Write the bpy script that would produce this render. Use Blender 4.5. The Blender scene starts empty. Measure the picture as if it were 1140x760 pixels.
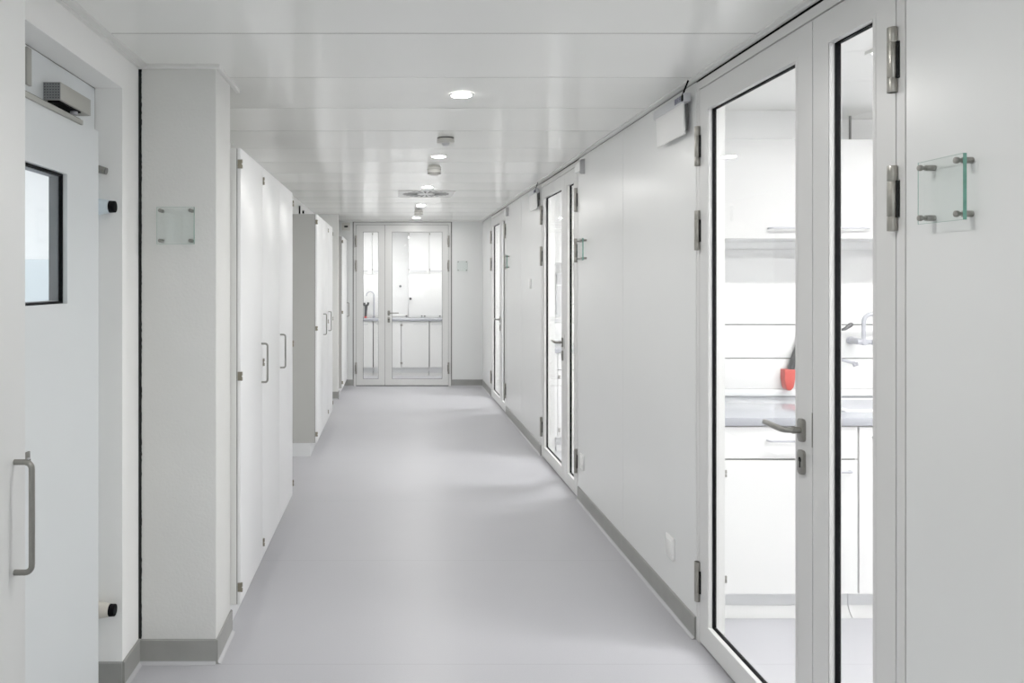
import bpy, bmesh, math, random
from mathutils import Vector, Matrix
random.seed(7)
scn = bpy.context.scene
COL = scn.collection
PI = math.pi

# ------------------------------------------------------------------ materials
def mat(name, col, rough=0.5, metal=0.0, spec=0.5, bump=0.0, bscale=200.0, vary=0.0, vscale=3.0, coat=0.0, aniso=False):
    m = bpy.data.materials.new(name); m.use_nodes = True
    nt = m.node_tree; b = nt.nodes['Principled BSDF']
    b.inputs['Base Color'].default_value = (*col, 1)
    b.inputs['Roughness'].default_value = rough
    b.inputs['Metallic'].default_value = metal
    b.inputs['Specular IOR Level'].default_value = spec
    b.inputs['Coat Weight'].default_value = coat
    tc = nt.nodes.new('ShaderNodeTexCoord')
    if vary > 0:
        n = nt.nodes.new('ShaderNodeTexNoise'); n.inputs['Scale'].default_value = vscale; n.inputs['Detail'].default_value = 6
        nt.links.new(tc.outputs['Object'], n.inputs['Vector'])
        r = nt.nodes.new('ShaderNodeValToRGB')
        lo = [max(0, c*(1-vary)) for c in col]; hi = [min(1, c*(1+vary)) for c in col]
        r.color_ramp.elements[0].color = (*lo, 1); r.color_ramp.elements[0].position = .3
        r.color_ramp.elements[1].color = (*hi, 1); r.color_ramp.elements[1].position = .7
        nt.links.new(n.outputs['Fac'], r.inputs['Fac']); nt.links.new(r.outputs['Color'], b.inputs['Base Color'])
    if bump > 0:
        n2 = nt.nodes.new('ShaderNodeTexNoise'); n2.inputs['Scale'].default_value = bscale; n2.inputs['Detail'].default_value = 4
        nt.links.new(tc.outputs['Object'], n2.inputs['Vector'])
        bp = nt.nodes.new('ShaderNodeBump'); bp.inputs['Strength'].default_value = bump; bp.inputs['Distance'].default_value = .002
        nt.links.new(n2.outputs['Fac'], bp.inputs['Height']); nt.links.new(bp.outputs['Normal'], b.inputs['Normal'])
    return m

def emat(name, col, strength):
    m = bpy.data.materials.new(name); m.use_nodes = True
    nt = m.node_tree; nt.nodes.remove(nt.nodes['Principled BSDF'])
    e = nt.nodes.new('ShaderNodeEmission'); e.inputs['Color'].default_value = (*col, 1); e.inputs['Strength'].default_value = strength
    nt.links.new(e.outputs[0], nt.nodes['Material Output'].inputs['Surface'])
    return m

def glassmat(name, tint, refl=1.0, rough=0.0):
    m = bpy.data.materials.new(name); m.use_nodes = True
    nt = m.node_tree; nt.nodes.remove(nt.nodes['Principled BSDF'])
    t = nt.nodes.new('ShaderNodeBsdfTransparent'); t.inputs['Color'].default_value = (*tint, 1)
    g = nt.nodes.new('ShaderNodeBsdfGlossy'); g.inputs['Roughness'].default_value = rough
    f = nt.nodes.new('ShaderNodeFresnel')
    ge = nt.nodes.new('ShaderNodeNewGeometry'); io = nt.nodes.new('ShaderNodeMath'); io.operation = 'MULTIPLY_ADD'
    io.inputs[1].default_value = 1/1.45-1.45; io.inputs[2].default_value = 1.45   # same reflectance on the way out of the pane as on the way in
    nt.links.new(ge.outputs['Backfacing'], io.inputs[0]); nt.links.new(io.outputs[0], f.inputs['IOR'])
    mu = nt.nodes.new('ShaderNodeMath'); mu.operation = 'MULTIPLY'; mu.inputs[1].default_value = refl
    nt.links.new(f.outputs[0], mu.inputs[0])
    x = nt.nodes.new('ShaderNodeMixShader')
    nt.links.new(mu.outputs[0], x.inputs[0]); nt.links.new(t.outputs[0], x.inputs[1]); nt.links.new(g.outputs[0], x.inputs[2])
    nt.links.new(x.outputs[0], nt.nodes['Material Output'].inputs['Surface'])
    return m

M = {}
M['door'] = mat('white_door_paint', (.625,.625,.615), .35, vary=.012)
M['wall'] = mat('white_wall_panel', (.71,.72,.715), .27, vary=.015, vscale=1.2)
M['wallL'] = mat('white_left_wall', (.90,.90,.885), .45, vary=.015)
M['plaster'] = mat('white_plaster', (.70,.70,.68), .9, bump=.7, bscale=90, vary=.02, vscale=5, spec=.2)
M['ceil'] = mat('ceiling_panel_paint', (.88,.885,.85), .16, vary=.015, vscale=.8)
M['ceilgap'] = mat('ceiling_gap', (.16,.16,.15), .8)
M['trim'] = mat('white_trim', (.74,.74,.72), .4, vary=.01)
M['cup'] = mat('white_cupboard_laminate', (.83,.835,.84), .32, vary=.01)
M['cupdim'] = mat('foreground_cupboard_painted_dim', (.655,.665,.66), .4, vary=.01)  # same laminate as the other fronts, dimmer foreground light put into its colour
M['cupshade'] = mat('cupboard_side_painted_shade', (.40,.40,.38), .5, vary=.01)  # white laminate too, with the shade on the sides painted in as grey
M['base'] = mat('grey_skirting', (.225,.225,.215), .5, vary=.06, vscale=12)
M['dark'] = mat('dark_gap', (.012,.012,.012), .9, vary=.1, spec=.1)
M['gap'] = mat('grey_gap', (.12,.12,.115), .8, vary=.1)
M['lining'] = mat('dark_grey_lining', (.11,.12,.13), .5, vary=.05)
M['rubber'] = mat('black_rubber', (.003,.003,.0035), .7, vary=.1, spec=.05)
M['steel'] = mat('brushed_steel', (.24,.235,.215), .36, metal=1.0, vary=.08, vscale=40)
M['hsteel'] = mat('brushed_hinge_steel', (.29,.278,.25), .34, metal=1.0, vary=.12, vscale=30)
M['cyl'] = mat('closer_metal', (.36,.36,.33), .5, metal=.35, vary=.05)
M['closerend'] = mat('closer_end_grey', (.16,.17,.18), .5, vary=.05)
M['brass'] = mat('olive_hinge_metal', (.22,.20,.15), .45, metal=.8, vary=.1)
M['glass'] = glassmat('clear_door_glass', (.985,.99,.985), 0.55)
M['sglass'] = glassmat('sign_glass', (.965,.985,.978), 1.0)
M['sedge'] = mat('green_glass_edge', (.10,.30,.23), .15, spec=.6, vary=.15, vscale=60)
M['plastic'] = mat('white_plastic', (.80,.80,.79), .4, vary=.01)
M['greyplastic'] = mat('grey_plastic', (.45,.45,.46), .45, vary=.03)
M['band'] = mat('silver_band', (.46,.47,.50), .35, metal=.2, vary=.03)
M['letters'] = mat('blue_letters', (.05,.05,.12), .5, vary=.1)
M['labwall'] = mat('lab_wall_paint', (.83,.83,.83), .6, vary=.01)
M['worktop'] = mat('grey_worktop', (.30,.31,.345), .10, vary=.03, vscale=20)
M['labcup'] = mat('lab_cupboard_laminate', (.71,.71,.705), .4, vary=.01)
M['plinth'] = mat('grey_plinth', (.72,.73,.74), .5, vary=.02)
M['red'] = mat('red_plastic', (.45,.035,.025), .4, vary=.05)
M['green'] = mat('green_plastic', (.01,.26,.13), .4, vary=.05)
M['tapgrey'] = mat('pale_grey_tap_enamel', (.33,.335,.375), .35, vary=.03)
M['cyan'] = mat('pale_blue_plastic', (.35,.62,.80), .4, vary=.05)
M['black'] = mat('black_plastic', (.025,.025,.028), .4, vary=.1)
M['paleblue'] = mat('pale_blue_enamel', (.62,.72,.78), .4, vary=.03)
M['beige'] = mat('beige_plastic', (.55,.52,.46), .5, vary=.03)
M['bluewhite'] = mat('bluish_white_door', (.67,.705,.72), .4, vary=.01)
M['detector'] = mat('detector_plastic', (.55,.54,.50), .5, vary=.02)
M['ventslot'] = mat('vent_slot', (.10,.10,.10), .6, vary=.1)
M['lamp'] = emat('downlight_glow', (1.0,.985,.95), 260.0)
M['lablamp'] = emat('lab_panel_glow', (1.0,.995,.985), 80.0)
M['endlamp'] = emat('end_lab_panel_glow', (1.0,.995,.985), 9.0)
M['leftlamp'] = emat('left_room_glow', (.92,.97,1.0), 24.0)

# floor: speckled vinyl with welded seams
def floor_mat():
    m = bpy.data.materials.new('grey_vinyl_floor'); m.use_nodes = True
    nt = m.node_tree; b = nt.nodes['Principled BSDF']; L = nt.links
    tc = nt.nodes.new('ShaderNodeTexCoord')
    n = nt.nodes.new('ShaderNodeTexNoise'); n.inputs['Scale'].default_value = 1.1; n.inputs['Detail'].default_value = 3
    L.new(tc.outputs['Object'], n.inputs['Vector'])
    r = nt.nodes.new('ShaderNodeValToRGB')
    r.color_ramp.elements[0].color = (.36,.358,.386,1); r.color_ramp.elements[0].position=.3
    r.color_ramp.elements[1].color = (.388,.386,.414,1); r.color_ramp.elements[1].position=.7
    L.new(n.outputs['Fac'], r.inputs['Fac'])
    n3 = nt.nodes.new('ShaderNodeTexNoise'); n3.inputs['Scale'].default_value = 160; n3.inputs['Detail'].default_value = 2
    L.new(tc.outputs['Object'], n3.inputs['Vector'])
    r3 = nt.nodes.new('ShaderNodeValToRGB')
    r3.color_ramp.elements[0].color = (.94,.94,.94,1); r3.color_ramp.elements[1].color = (1.04,1.04,1.04,1)
    L.new(n3.outputs['Fac'], r3.inputs['Fac'])
    mx = nt.nodes.new('ShaderNodeMix'); mx.data_type='RGBA'; mx.blend_type='MULTIPLY'; mx.inputs[0].default_value=1
    L.new(r.outputs['Color'], mx.inputs[6]); L.new(r3.outputs['Color'], mx.inputs[7])
    br = nt.nodes.new('ShaderNodeTexBrick'); br.offset = 0.5
    br.inputs['Scale'].default_value = 1; br.inputs['Brick Width'].default_value = 60; br.inputs['Row Height'].default_value = 1.12
    br.inputs['Mortar Size'].default_value = .0022; br.inputs['Mortar Smooth'].default_value = .3
    br.inputs['Color1'].default_value=(1,1,1,1); br.inputs['Color2'].default_value=(.985,.985,.985,1); br.inputs['Mortar'].default_value=(.80,.80,.80,1)
    mp = nt.nodes.new('ShaderNodeMapping'); mp.inputs['Location'].default_value=(31,.34,0)
    L.new(tc.outputs['Object'], mp.inputs['Vector']); L.new(mp.outputs['Vector'], br.inputs['Vector'])
    mx2 = nt.nodes.new('ShaderNodeMix'); mx2.data_type='RGBA'; mx2.blend_type='MULTIPLY'; mx2.inputs[0].default_value=1
    L.new(mx.outputs[2], mx2.inputs[6]); L.new(br.outputs['Color'], mx2.inputs[7])
    L.new(mx2.outputs[2], b.inputs['Base Color'])
    b.inputs['Roughness'].default_value = .38
    b.inputs['Specular IOR Level'].default_value = .5
    bp = nt.nodes.new('ShaderNodeBump'); bp.inputs['Strength'].default_value=.05; bp.inputs['Distance'].default_value=.001
    L.new(n3.outputs['Fac'], bp.inputs['Height']); L.new(bp.outputs['Normal'], b.inputs['Normal'])
    return m
M['floor'] = floor_mat()

# ------------------------------------------------------------------ mesh builder
class MB:
    def __init__(s): s.bm = bmesh.new(); s.mats = []; s.cur = 0
    def use(s, m):
        if m not in s.mats: s.mats.append(m)
        s.cur = s.mats.index(m); return s
    def _tag(s, faces):
        for f in faces: f.material_index = s.cur
    def box(s, x0,x1,y0,y1,z0,z1, bev=0.0, seg=2):
        t = bmesh.new()
        bmesh.ops.create_cube(t, size=1)
        for v in t.verts:
            v.co = Vector(((x0+x1)/2 + v.co.x*abs(x1-x0), (y0+y1)/2 + v.co.y*abs(y1-y0), (z0+z1)/2 + v.co.z*abs(z1-z0)))
        if bev > 0: bmesh.ops.bevel(t, geom=list(t.edges), offset=bev, segments=seg, profile=.5, affect='EDGES')
        s._merge(t); return s
    def _merge(s, t):
        me = bpy.data.meshes.new('tmp'); t.to_mesh(me); t.free()
        n = len(s.bm.faces); s.bm.from_mesh(me); bpy.data.meshes.remove(me)
        s.bm.faces.ensure_lookup_table()
        s._tag(s.bm.faces[n:])
    def cyl(s, p0, p1, r, r1=None, seg=20, bev=0.0):
        p0, p1 = Vector(p0), Vector(p1); d = p1-p0
        t = bmesh.new()
        bmesh.ops.create_cone(t, cap_ends=True, cap_tris=False, segments=seg, radius1=r, radius2=r if r1 is None else r1, depth=d.length)
        if bev > 0:
            e = [e for e in t.edges if len(e.link_faces)==2 and any(len(f.verts)>4 for f in e.link_faces)]
            bmesh.ops.bevel(t, geom=e, offset=bev, segments=2, profile=.5, affect='EDGES')
        q = d.to_track_quat('Z','Y').to_matrix().to_4x4()
        t.transform(Matrix.Translation((p0+p1)/2) @ q)
        s._merge(t); return s
    def lathe(s, prof, center=(0,0,0), seg=32):
        t = bmesh.new(); rings=[]
        for r,z in prof:
            rings.append([t.verts.new((center[0]+r*math.cos(2*PI*i/seg), center[1]+r*math.sin(2*PI*i/seg), center[2]+z)) for i in range(seg)] if r>1e-6 else [t.verts.new((center[0],center[1],center[2]+z))])
        for a,b in zip(rings, rings[1:]):
            for i in range(seg):
                j=(i+1)%seg
                if len(a)==1 and len(b)==1: continue
                if len(a)==1: t.faces.new((a[0],b[i],b[j]))
                elif len(b)==1: t.faces.new((a[i],a[j],b[0]))
                else: t.faces.new((a[i],a[j],b[j],b[i]))
        s._merge(t); return s
    def tube(s, pts, r, seg=12, rs=None):
        pts=[Vector(p) for p in pts]; t=bmesh.new(); rings=[]
        up=None
        for i,p in enumerate(pts):
            d = (pts[min(i+1,len(pts)-1)]-pts[max(i-1,0)]).normalized()
            if up is None:
                up = Vector((0,0,1)) if abs(d.z)<.9 else Vector((1,0,0))
            a = d.cross(up).normalized(); b = a.cross(d).normalized(); up=b
            rr = rs[i] if rs else r
            rings.append([t.verts.new(p + a*rr*math.cos(2*PI*k/seg) + b*rr*math.sin(2*PI*k/seg)) for k in range(seg)])
        for A,B in zip(rings,rings[1:]):
            for k in range(seg): t.faces.new((A[k],A[(k+1)%seg],B[(k+1)%seg],B[k]))
        t.faces.new(rings[0]); t.faces.new(rings[-1][::-1])
        s._merge(t); return s
    def prism(s, poly, axis, a, b, bev=0.0):
        # poly: 2D list; axis 'x': (y,z), 'y': (x,z), 'z': (x,y)
        def P(u,v,w): return {'x':(w,u,v),'y':(u,w,v),'z':(u,v,w)}[axis]
        t=bmesh.new()
        A=[t.verts.new(P(u,v,a)) for u,v in poly]; B=[t.verts.new(P(u,v,b)) for u,v in poly]
        t.faces.new(A); t.faces.new(B[::-1]); n=len(poly)
        for i in range(n): t.faces.new((A[i],A[(i+1)%n],B[(i+1)%n],B[i]))
        if bev>0: bmesh.ops.bevel(t, geom=list(t.edges), offset=bev, segments=2, profile=.5, affect='EDGES')
        s._merge(t); return s
    def ring(s, x0,x1,z0,z1, X0,X1,Z0,Z1, y0,y1):
        # rectangular frame in the xz plane: outer X0..Z1, inner x0..z1, as one closed solid
        t=bmesh.new()
        def loop(a,b,c,d,y): return [t.verts.new(p) for p in ((a,y,c),(b,y,c),(b,y,d),(a,y,d))]
        of=loop(X0,X1,Z0,Z1,y0); inf=loop(x0,x1,z0,z1,y0); ob=loop(X0,X1,Z0,Z1,y1); inb=loop(x0,x1,z0,z1,y1)
        for i in range(4):
            j=(i+1)%4
            t.faces.new((of[i],of[j],inf[j],inf[i])); t.faces.new((ob[j],ob[i],inb[i],inb[j]))
            t.faces.new((of[j],of[i],ob[i],ob[j])); t.faces.new((inf[i],inf[j],inb[j],inb[i]))
        s._merge(t); return s
    def build(s, name, m=None, parent=None, mirror=False, smooth=True):
        if mirror:
            for v in s.bm.verts: v.co.x *= -1
        bmesh.ops.recalc_face_normals(s.bm, faces=list(s.bm.faces))
        me = bpy.data.meshes.new(name); s.bm.to_mesh(me); s.bm.free()
        ms = s.mats if s.mats else [m]
        for k in ms: me.materials.append(M[k])
        if smooth:
            for p in me.polygons: p.use_smooth = True
            me.set_sharp_from_angle(angle=math.radians(32))
        o = bpy.data.objects.new(name, me); COL.objects.link(o)
        if parent is not None: o.parent = parent
        return o

def rrect(w, h, r, n=6, cx=0, cy=0):
    pts=[]
    for (sx,sy,a0) in ((1,1,0),(-1,1,90),(-1,-1,180),(1,-1,270)):
        for k in range(n+1):
            a=math.radians(a0+90*k/n)
            pts.append((cx+sx*(w/2-r)+r*math.cos(a), cy+sy*(h/2-r)+r*math.sin(a)))
    return pts

def empty(name, loc=(0,0,0), rz=0.0):
    o = bpy.data.objects.new(name, None); COL.objects.link(o); o.location = loc; o.rotation_euler=(0,0,rz); o.empty_display_size=.1
    return o
def tag(o, label=None, cat=None, group=None, kind=None):
    if label: o['label']=label
    if cat: o['category']=cat
    if group: o['group']=group
    if kind: o['kind']=kind
    return o
def struct(o, label=None, cat=None): return tag(o, label, cat, kind='structure')

# ------------------------------------------------------------------ dimensions (metres; camera at the origin, 1.5 m up, looking along +Y)
H = 2.34
XR = 1.265; XRB = 1.374
XL = -1.0
YE = 10.96; YEB = 11.05
YB = -4.6
MEET = [2.332, 5.708, 9.084]
DL, DS = .896, .424        # frame extents from the meeting line (large leaf side, small leaf side)
PIT = MEET[1]-MEET[0]

# ------------------------------------------------------------------ floor and ceiling
b = MB(); b.box(-4.2, 4.6, YB-.1, 13.4, -.1, 0); struct(b.build('floor','floor'), 'seamless light grey vinyl floor', 'floor')

b = MB(); b.use('ceil')
y = 2.627 - .5725*13
k = 0
while y < YE+.02:
    g0=.010 if k==21 else (.0012,.0040,.0018)[k%3]; y0, y1 = y+g0, min(y+.5725-.0015, YE+.08)
    tl = random.uniform(-.004,.004); cx = random.uniform(.0015,.0035)
    n=10
    prof=[]
    for i in range(n+1):
        u=i/n
        prof.append((y0+(y1-y0)*u, H + tl*math.sin(2*PI*u)*.25 + cx*(1-(2*u-1)**2)))
    poly = prof + [(y1, H+.03),(y0,H+.03)]
    b.prism(poly, 'x', XL-.02, XR+.02)
    y += .5725; k+=1
b.use('ceilgap'); b.box(-1.3, 1.4, YB, YEB, H+.012, H+.06)
b.bm.normal_update()
for f in b.bm.faces:
    if abs(f.normal.y) > .9: f.material_index = 1  # white panel edges coloured dark to stand for shade inside the joints
ceiling = struct(b.build('ceiling', smooth=True), 'pale grey ceiling of wide cross panels', 'ceiling')

# perimeter ceiling trims
b = MB(); b.box(XR-.012, XR+.004, YB, YE, H-.007, H+.004, .002); b.box(XR-.03,XR,YB,YE,H-.005,H+.004)
struct(b.build('trim_1','trim'), 'thin white edge trim between ceiling and right wall', 'trim')
b = MB(); b.box(XL-.004, XL+.014, YB, 3.03, H-.011, H+.004, .001); b.box(XL,XL+.04,YB,3.03,H-.006,H+.003)
b.box(-.985,-.678,3.012,3.032,H-.012,H+.004,.002); b.box(-.697,-.679,3.03,3.42,H-.012,H+.004,.002)
struct(b.build('trim_2','trim'), 'thin white edge trim between ceiling and left wall', 'trim')
b = MB(); b.box(-.70,1.25,YE-.01,YE,H-.008,H+.003,.001)
struct(b.build('trim_3','trim'), 'thin white edge trim above the end wall', 'trim')

# ------------------------------------------------------------------ right wall with panels
def wall_right():
    b = MB(); b.use('wall')
    segs = []
    ys = [YB] + sum([[m-DS, m+DL] for m in MEET], []) + [YE+.05]
    for i in range(0, len(ys), 2): segs.append((ys[i], ys[i+1]))
    for (a, c) in segs:
        b.use('gap'); b.box(XR+.004, XR+.02, a+.001, c-.001, 0, H)
        b.use('wall'); b.box(XR+.02, XRB, a, c, 0, H)
        if a == YB: cuts=[a, -2.2, -.15, .9, c]
        elif c > 10.5: cuts=[a, c]
        else: cuts=[a, (a+c)/2, c]
        for p,q in zip(cuts, cuts[1:]):
            b.box(XR, XR+.012, p+.0014, q-.0014, 0, H-.0125, .0006, 1)
    return struct(b.build('wall_right'), 'white panelled corridor wall on the glass door side', 'wall')
wall_right()

def cove_profile(w=.008, h=.095, r=.02):
    pts=[(0,0),(r+w,0)]
    return pts
def baseboard(name, segs, label):
    # segs: list of (x,y)->(x,y) runs with the room on the given side normal (nx,ny)
    b = MB()
    for (x0,y0,x1,y1,nx,ny) in segs:
        w=.008; h=.095; c=.012
        prof=[(0,0),(0,h),(w*.5,h),(w,h-.004),(w,c*.9)] + [(w+c*(1-math.cos(a)), c*(1-math.sin(a))*.9+.001) for a in [PI/2*k/5*1.0 for k in range(1,5)]] + [(w+c,.0012),(w+c,0)]
        t=bmesh.new()
        A=[t.verts.new((x0+nx*u, y0+ny*u, v)) for u,v in prof]; B=[t.verts.new((x1+nx*u,y1+ny*u,v)) for u,v in prof]
        n=len(prof); fs=[]
        for i in range(n):
            f=t.faces.new((A[i],A[(i+1)%n],B[(i+1)%n],B[i])); fs.append((i,f))
        t.faces.new(A); t.faces.new(B[::-1])
        for f in t.faces: f.material_index=0
        for i,f in fs:
            if i>=4 and i<n-1: f.material_index=1
        me=bpy.data.meshes.new('tmp'); t.to_mesh(me); t.free(); b.bm.from_mesh(me); bpy.data.meshes.remove(me)
    b.mats=['base','floorcove']
    return struct(b.build(name), label, 'baseboard')
M['floorcove'] = mat('vinyl_cove', (.41,.41,.43), .5, vary=.03)
segs=[]
ys = [YB] + sum([[m-DS, m+DL] for m in MEET], []) + [YE]
for i in range(0,len(ys),2): segs.append((XR, ys[i], XR, ys[i+1], -1, 0))
baseboard('baseboard_right', segs, 'grey coved skirting along the right wall')
baseboard('baseboard_end', [(.820,YE,XR,YE,0,-1),(-.70,YE,-.568,YE,0,-1)], 'grey coved skirting on the end wall beside the double door')
baseboard('baseboard_left', [(XL,YB,XL,1.76,1,0),(XL,2.85,XL,3.03,1,0),(XL-.10,2.85,XL,2.85,0,-1),(-.991,3.03,-.695,3.03,0,-1),(-.695,3.022,-.695,3.30,1,0),(XL,5.0,XL,6.55,1,0),(XL,8.30,XL,9.76,1,0),(XL,9.76,-.70,9.76,0,-1),(-.70,9.752,-.70,9.88,1,0)], 'grey coved skirting around the left wall and pillars')

# ------------------------------------------------------------------ end wall, left wall, back wall
b = MB(); b.use('wall')
b.box(-1.1, -.568, YE, YEB, 0, H+.05); b.box(.820, XRB+.02, YE, YEB, 0, H+.05)
b.box(-.568,.820,YE+.01,YEB,2.336,H+.05)
struct(b.build('wall_end'), 'white wall around the far double door', 'wall')
b = MB(); b.use('wall'); b.ring(-.85,1.1,.85,2.2, -1.15,XRB,0,H+.05, YB-.1,YB); struct(b.build('wall_back'), 'white wall behind the viewer with an added fill window', 'wall')
wn = struct(empty('fill_window_1',(.125,YB-.05,0)),'added window behind the viewer for soft frontal light','window')  # invented window, lets in sky light as soft frontal fill
b = MB(); b.ring(-.92,.92,.91,2.14, -.975,.975,.85,2.2,-.03,.03); b.build('frame','trim',wn)
b = MB(); b.box(-.92,.92,-.003,.003,.91,2.14); b.build('glass_pane','glass',wn)

YJ0, YJ1, ZH = 1.75, 2.85, 2.209     # left door recess
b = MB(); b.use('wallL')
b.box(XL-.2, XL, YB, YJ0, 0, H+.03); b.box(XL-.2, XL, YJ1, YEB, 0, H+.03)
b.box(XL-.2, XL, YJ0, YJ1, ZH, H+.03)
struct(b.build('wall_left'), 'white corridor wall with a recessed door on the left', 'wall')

# pillars
b = MB(); b.box(-.989,-.695,3.03,3.29,0,H,.004); struct(b.build('pillar_1','plaster'), 'white plastered pillar beside the near tall cupboards', 'pillar')
b = MB(); b.box(-.998,-.70,9.76,9.885,0,H,.003); struct(b.build('pillar_2','plaster'), 'white plastered pillar between the far cupboards', 'pillar')
# rough dark joint between left wall and pillar
b = MB(); t=bmesh.new(); n=300
A=[];B=[]
for i in range(n+1):
    z=.095+(H-.012-.095)*i/n
    A.append(t.verts.new((-1.0,3.0285,z))); B.append(t.verts.new((-.9875+random.uniform(-.0013,.0013)+.0006*math.sin(i*.21),3.0285,z)))
for i in range(n): t.faces.new((A[i],B[i],B[i+1],A[i+1]))
r=bmesh.ops.extrude_face_region(t, geom=list(t.faces)); 
for v in [g for g in r['geom'] if isinstance(g,bmesh.types.BMVert)]: v.co.y += .01
b._merge(t); struct(b.build('trim_4','dark',smooth=False), 'ragged black joint between left wall and plastered pillar', 'trim')

# ------------------------------------------------------------------ glazed double doors
def hinge(parent, hx, hz, s, mirror):
    # at leaf edge hx; knuckle axis vertical, in front of the wall face
    b = MB(); b.use('hsteel')
    L=.164; z0=hz-L/2
    for a,c in ((0,.215),(.225,.755),(.765,1.0)):
        b.cyl((hx,-.010,z0+L*a),(hx,-.010,z0+L*c), .0118, seg=24, bev=.0008)
    b.use('dark'); b.box(hx-s*.006, hx+s*.0155, -.007, .001, z0+L*.21, z0+L*.77)
    b.use('hsteel'); b.box(hx-.006,hx+.006,-.008,.001,z0+L*.02,z0+L*.2); b.box(hx-.006,hx+.006,-.008,.001,z0+L*.78,z0+L*.98)
    b.cyl((hx,-.010,z0),(hx,-.010,z0+L),.010,seg=16)
    return b.build('hinge', None, parent, mirror)

def glazed_door(name, loc, rz, mirror, label):
    root = struct(empty(name, loc, rz), label, 'door')
    xa, xb = -DS, DL            # frame outer
    fz = 2.323
    la, lb = -DS+.038, DL-.038  # leaf outer
    lt = 2.285
    # frame
    b = MB()
    b.box(xa+.003, la-.0035, 0, .06, 0, fz, .0008, 1); b.box(lb+.0035, xb-.003, 0, .06, 0, fz, .0008, 1); b.box(la-.0035, lb+.0035, 0, .06, lt+.005, fz, .0008, 1)
    b.box(xa, xb, .05, .109, lt+.01, fz+.01)
    b.box(xa, la-.012, .05, .109, 0, fz); b.box(lb+.012, xb, .05, .109, 0, fz)
    fr = b.build('frame','door',root,mirror)
    b = MB(); b.box(xa, xb, .012, .05, fz-.001, H+.004); b.box(xa,xa+.004,.008,.05,0,fz); b.box(xb-.004,xb,.008,.05,0,fz); b.box(la-.006, la+.002, .012, .05, 0, lt+.005); b.box(lb-.002, lb+.006, .012,.05,0,lt+.005); b.box(la,lb,.012,.05,lt-.003,lt+.006)
    b.box(-.006,.006,.012,.036,.012,lt)
    b.box(la,lb,.012,.05,.0005,.014)
    b.build('seal','rubber',root,mirror)
    for (p,q,gp,gq,large) in ((.002, lb, .097, .777, True), (la, -.002, -.295, -.086, False)):
        g0, g1 = .101, 2.190
        b = MB(); b.use('door')
        b.ring(gp,gq,g0,g1, p,q,.0125,lt, 0,.038)
        # glazing bead, a shallow step round the opening
        b.ring(gp+.0,gq-.0,g0,g1, gp-.012,gq+.012,g0-.012,g1+.012, -.0012,.002)
        leaf = b.build('door_leaf', None, root, mirror)
        b = MB(); b.use('rubber'); b.ring(gp+.004,gq-.004,g0+.004,g1-.004, gp-.001,gq+.001,g0-.001,g1+.001,.018,.034)
        b.build('gasket', None, leaf, mirror)
        b = MB(); b.box(gp+.002,gq-.002,.024,.030,g0+.002,g1-.002); b.build('glass_pane','glass',leaf,mirror)
        hx = lb-.001 if large else la+.001
        s = 1 if large else -1
        # hinges: plates lie on the frame side for the small leaf, on the leaf side for the large one
        for hz in (2.054, 1.706, .257): hinge(leaf, hx+ (0.003 if large else -.003), hz, (-1 if large else -1), mirror)
        if large:
            cx=.054; rz_=1.038
            b = MB(); b.prism(rrect(.034,.071,.010,5,cx,rz_),'y',-.010,.0005,.002)
            b.cyl((cx,-.008,rz_),(cx,-.030,rz_),.0105,seg=20,bev=.001); b.cyl((cx,-.024,rz_),(cx,-.034,rz_),.0115,seg=20,bev=.001)
            pts=[(cx,-.03,rz_),(cx,-.046,rz_),(cx+.005,-.054,rz_),(cx+.016,-.058,rz_),(cx+.07,-.058,rz_+.001),(cx+.128,-.056,rz_+.002),(cx+.134,-.056,rz_+.002)]
            b.tube(pts,.0092,14,[.009,.009,.0092,.0094,.0092,.0088,.006])
            b.build('lever_handle','steel',leaf,mirror)
            b = MB(); b.use('steel'); b.prism(rrect(.034,.075,.010,5,cx,.939),'y',-.010,.0005,.002)
            b.use('dark'); b.cyl((cx,-.006,.947),(cx,-.0104,.947),.0085,seg=20); b.box(cx-.004,cx+.004,-.0104,-.006,.922,.945)
            b.build('lock_plate',None,leaf,mirror)
            b = MB(); b.box(-.0005,.0035,-.001,.004,.995,1.10); b.build('latch_strip','steel',leaf,mirror)
    return root

ords = ['nearest to the viewer','second along the wall','third and farthest along the wall']
glazed_door('door_1', (XR, MEET[0], 0), -PI/2, True, 'white framed glazed double door, largest, nearest on the right wall')
glazed_door('door_2', (XR, MEET[1], 0), -PI/2, True, 'white framed glazed double door midway along the right wall')
glazed_door('door_3', (XR, MEET[2], 0), -PI/2, True, 'white framed glazed double door in the right wall nearest the corridor end')
o = glazed_door('door_4', (-.122, YE, 0), 0, False, 'white framed glazed double door closing the corridor end')
o.scale = (1.05,1,1)

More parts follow.
